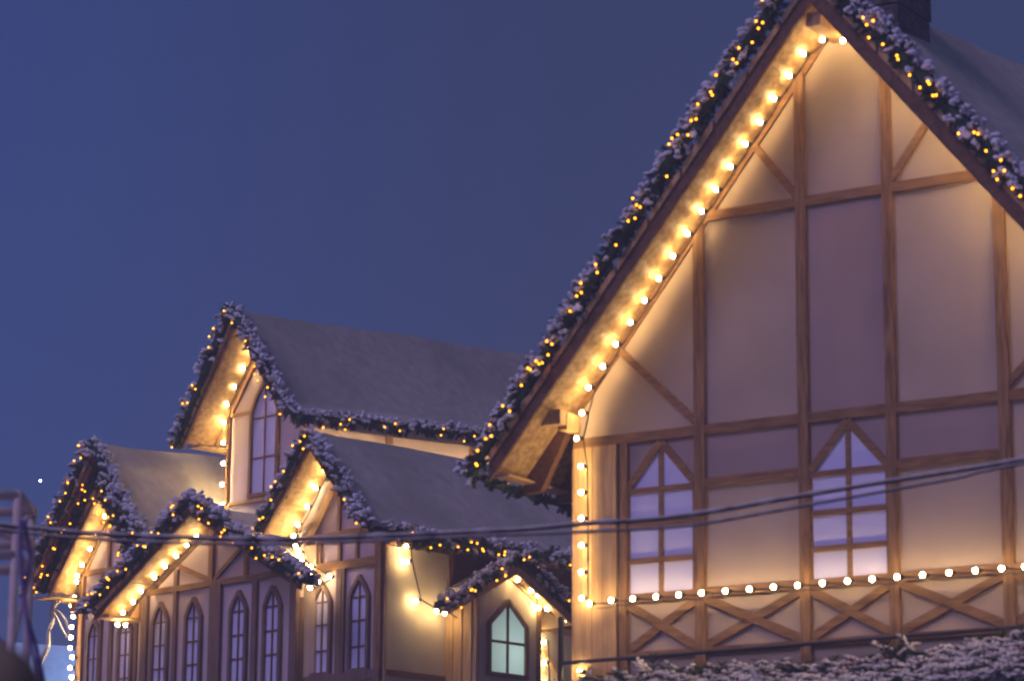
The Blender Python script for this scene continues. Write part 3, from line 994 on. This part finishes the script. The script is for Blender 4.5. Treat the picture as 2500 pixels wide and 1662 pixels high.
# ------------------------------------------------------------------ cables across the square
MAIN = [(-3.40, 4.825), (-3.26, 4.806), (-3.106, 4.788), (-2.679, 4.75), (-2.129, 4.729), (-1.58, 4.72), (-1.141, 4.732), (-0.482, 4.766), (0.067, 4.798), (0.424, 4.835), (0.891, 4.87), (1.276, 4.923), (1.717, 5.005), (2.27, 5.105), (2.824, 5.197), (3.323, 5.288), (6, 5.80)]
SEC = [(-3.40, 4.80), (-3.256, 4.780), (-3.104, 4.760), (-2.677, 4.722), (-2.128, 4.702), (-1.579, 4.698), (-1.14, 4.712), (-0.482, 4.747), (0.067, 4.776), (0.429, 4.793), (0.973, 4.826), (1.276, 4.862), (1.697, 4.941), (1.921, 4.985), (2.471, 5.09), (2.85, 5.163), (3.323, 5.27), (6, 5.76)]


def smooth_path(p, y, k=5):
    out = []
    for i in range(len(p) - 1):
        p0, p1, p2, p3 = p[max(i - 1, 0)], p[i], p[i + 1], p[min(i + 2, len(p) - 1)]
        for j in range(k):
            t_ = j / k
            q = [0.5 * (2 * p1[a] + (p2[a] - p0[a]) * t_ + (2 * p0[a] - 5 * p1[a] + 4 * p2[a] - p3[a]) * t_ ** 2 + (3 * p1[a] - p0[a] - 3 * p2[a] + p3[a]) * t_ ** 3) for a in (0, 1)]
            out.append(Vector((q[0], y, q[1])))
    out.append(Vector((p[-1][0], y, p[-1][1])))
    return out


for pth, y, rad, lab in ((MAIN, 19.0, 0.014, 'upper of two snow-covered cables strung across the square'), (SEC, 19.05, 0.009, 'lower thin snowy cable just beneath the upper one')):
    pts = smooth_path(pth, y)
    t = Thing(YARD, pts[0], 'overhead_cable', lab, 'cable', 'snowy cables strung across the square')
    b = MB()
    b.tube(pts, rad, 8)
    t.part('sheath', b, CABLEM)
    b = MB()
    seg = []
    for i in range(len(pts) - 1):
        for k in range(4):
            seg.append(pts[i] + (pts[i + 1] - pts[i]) * k / 4)
    b.tube([p + Vector((0, -rad * 0.55, rad * 0.55)) for p in seg],
           [rad * max(0.12, 0.70 + 1.1 * noise.noise(Vector((p.x * 9, y, 0)))) for p in seg], 8)
    t.part('snow_crust', b, FLOCK, smooth=True)

# ------------------------------------------------------------------ truss mast at the left edge
TR = Thing(YARD, (-3.55, 20.3, 0), 'truss_mast', 'pale metal lattice mast at the left edge', 'mast')
x0, x1, y0, y1 = -3.97, -3.29, 20.0, 20.66
leg = MB()
for x, y in ((x0, y0), (x1, y0), (x0, y1), (x1 + 0.0, y1)):
    leg.tube([(x, y, 0), (x, y, 5.20)], 0.028, 10)
TR.part('leg', leg, STEEL, smooth=True)
lat = MB()
zs_ = [5.17, 4.94, 4.767] + [4.767 - 0.66 * k for k in range(1, 8)]
for z in zs_:
    rr = 0.036 if z > 4.7 else 0.02
    lat.tube([(x0, y0, z), (x1, y0, z)], rr, 8)
    lat.tube([(x0, y1, z), (x1, y1, z)], rr, 8)
    lat.tube([(x0, y0, z), (x0, y1, z)], rr, 8)
    lat.tube([(x1, y0, z), (x1, y1, z)], rr, 8)
for i, (za, zb) in enumerate(zip(zs_, zs_[1:])):
    if i == 1:
        continue
    for y in (y0, y1):
        p, q = ((x0, y, za), (x1, y, zb)) if i % 2 == 0 else ((x1, y, za), (x0, y, zb))
        lat.tube([p, q], 0.018, 6)
    p, q = ((x1, y0, za), (x1, y1, zb)) if i % 2 else ((x1, y1, za), (x1, y0, zb))
    lat.tube([p, q], 0.018, 6)
TR.part('lattice', lat, STEEL, smooth=True)
RP = Thing(YARD, (-2.75, 17.0, 4.3), 'rope', 'two limp violet ropes hanging beside the lattice mast', 'rope')
for k, (dx, am) in enumerate(((0.0, 0.015), (0.05, -0.02))):
    b = MB()
    b.tube(smooth_path([(-2.775 + dx * 0.3, 4.50), (-2.765 + dx, 4.26), (-2.745 + dx * 0.4 + am, 4.04), (-2.69 + dx * 0.5, 3.794), (-2.62 + dx * 0.2, 3.58), (-2.57, 3.3)], 17.0 + 0.03 * k), 0.013, 6)
    RP.part('strand', b, ROPE, smooth=True)

# white cables drooping from the left eave
WB = Thing(ROW, (-6.35, -0.2, 7.4), 'cable_bundle', 'tangle of thick white cables drooping from the left cottage eave', 'cables')
for pp, rad in (([(-6.24, 7.52), (-6.33, 7.46), (-6.42, 7.35), (-6.38, 7.20), (-6.47, 7.06), (-6.475, 6.87), (-6.60, 6.70), (-6.70, 6.55), (-6.80, 6.40)], 0.022),
                ([(-6.22, 7.46), (-6.30, 7.42), (-6.39, 7.33), (-6.35, 7.21), (-6.44, 7.05), (-6.44, 6.85), (-6.56, 6.68), (-6.69, 6.50), (-6.76, 6.38)], 0.016),
                ([(-6.44, 7.25), (-6.38, 7.33), (-6.29, 7.32), (-6.16, 7.24), (-6.03, 7.09), (-5.99, 6.98)], 0.020),
                ([(-6.38, 7.31), (-6.26, 7.20), (-6.16, 7.06), (-6.05, 6.95)], 0.016)):
    b = MB()
    b.tube(smooth_path(pp, -0.2 - rad), rad, 8)
    WB.part('cable', b, WHITEC, smooth=True)

# ------------------------------------------------------------------ far left: snowy roof and a point of light; dark canopy top close by
FH = Thing(YARD, (-8.3, 57, 0), 'snowy_hut', 'far hut under a rounded snow-covered roof, low at the left', 'hut')
b = MB()
b.box(-11.2, -6.0, 56.2, 60.0, 0, 7.6)
FH.part('wall', b, BROWNPANEL)
b = MB()
n = 14
prof = [(-11.6 + 6.0 * i / n, 7.6 + 1.17 * (math.sin(math.pi * i / n)) ** 0.7 + 0.04 * math.sin(i * 2.3)) for i in range(n + 1)]
b.prism(prof, 55.6, 60.4)
FH.part('roof', b, SNOW)
b = MB()
b.ball((-141.5, 900, 166.66), 0.42, 12, 8)
tag(link('distant_lamp', b, STARM), 'tiny blue-white point of light in the dark sky above the mast', 'light')
lp = bpy.data.lights.new('blue_floodlight', 'POINT')      # the blue lamp whose glow shows at the hut's foot
lp.energy = 90
lp.color = (0.22, 0.48, 1.0)
lp.shadow_soft_size = 0.15
lo = bpy.data.objects.new('blue_floodlight', lp)
COL.objects.link(lo)
lo.location = (-7.4, 54.2, 7.9)
CN = Thing(YARD, (-1.03, 6.0, 0), 'canopy', 'blurred dark olive rounded canopy top in the bottom left corner', 'canopy')
b = MB()
b.ball((-1.02, 6.0, 2.215), 0.15, 24, 16, (0.78, 0.8, 1.05))
CN.part('dome', b, OLIVE, smooth=True)
b = MB()
b.tube([(-1.02, 6.0, 2.275), (-1.02, 6.0, 2.255), (-1.02, 6.0, 2.23)], [0.10, 0.20, 0.22], 24)
CN.part('brim', b, OLIVE, smooth=True)
b = MB()
b.tube([(-1.02, 6.0, 0), (-1.02, 6.0, 2.25)], 0.02, 8)
CN.part('pole', b, BLACK)

# ------------------------------------------------------------------ frosty evening air
b = MB()
b.add([(-300, -20, -1), (300, -20, -1), (300, 800, -1), (-300, 800, -1), (-300, -20, 14), (300, -20, 14), (300, 800, 14), (-300, 800, 14)],
      [(3, 2, 1, 0), (4, 5, 6, 7), (0, 1, 5, 4), (1, 2, 6, 5), (2, 3, 7, 6), (3, 0, 4, 7)])
hm = bpy.data.materials.new('haze')
hm.use_nodes = True
hm.node_tree.nodes.remove(hm.node_tree.nodes['Principled BSDF'])
pv = hm.node_tree.nodes.new('ShaderNodeVolumePrincipled')
pv.inputs['Color'].default_value = (0.85, 0.85, 0.9, 1)
pv.inputs['Density'].default_value = HAZE
hm.node_tree.links.new(pv.outputs[0], hm.node_tree.nodes['Material Output'].inputs['Volume'])
link('haze', b, hm)['kind'] = 'stuff'
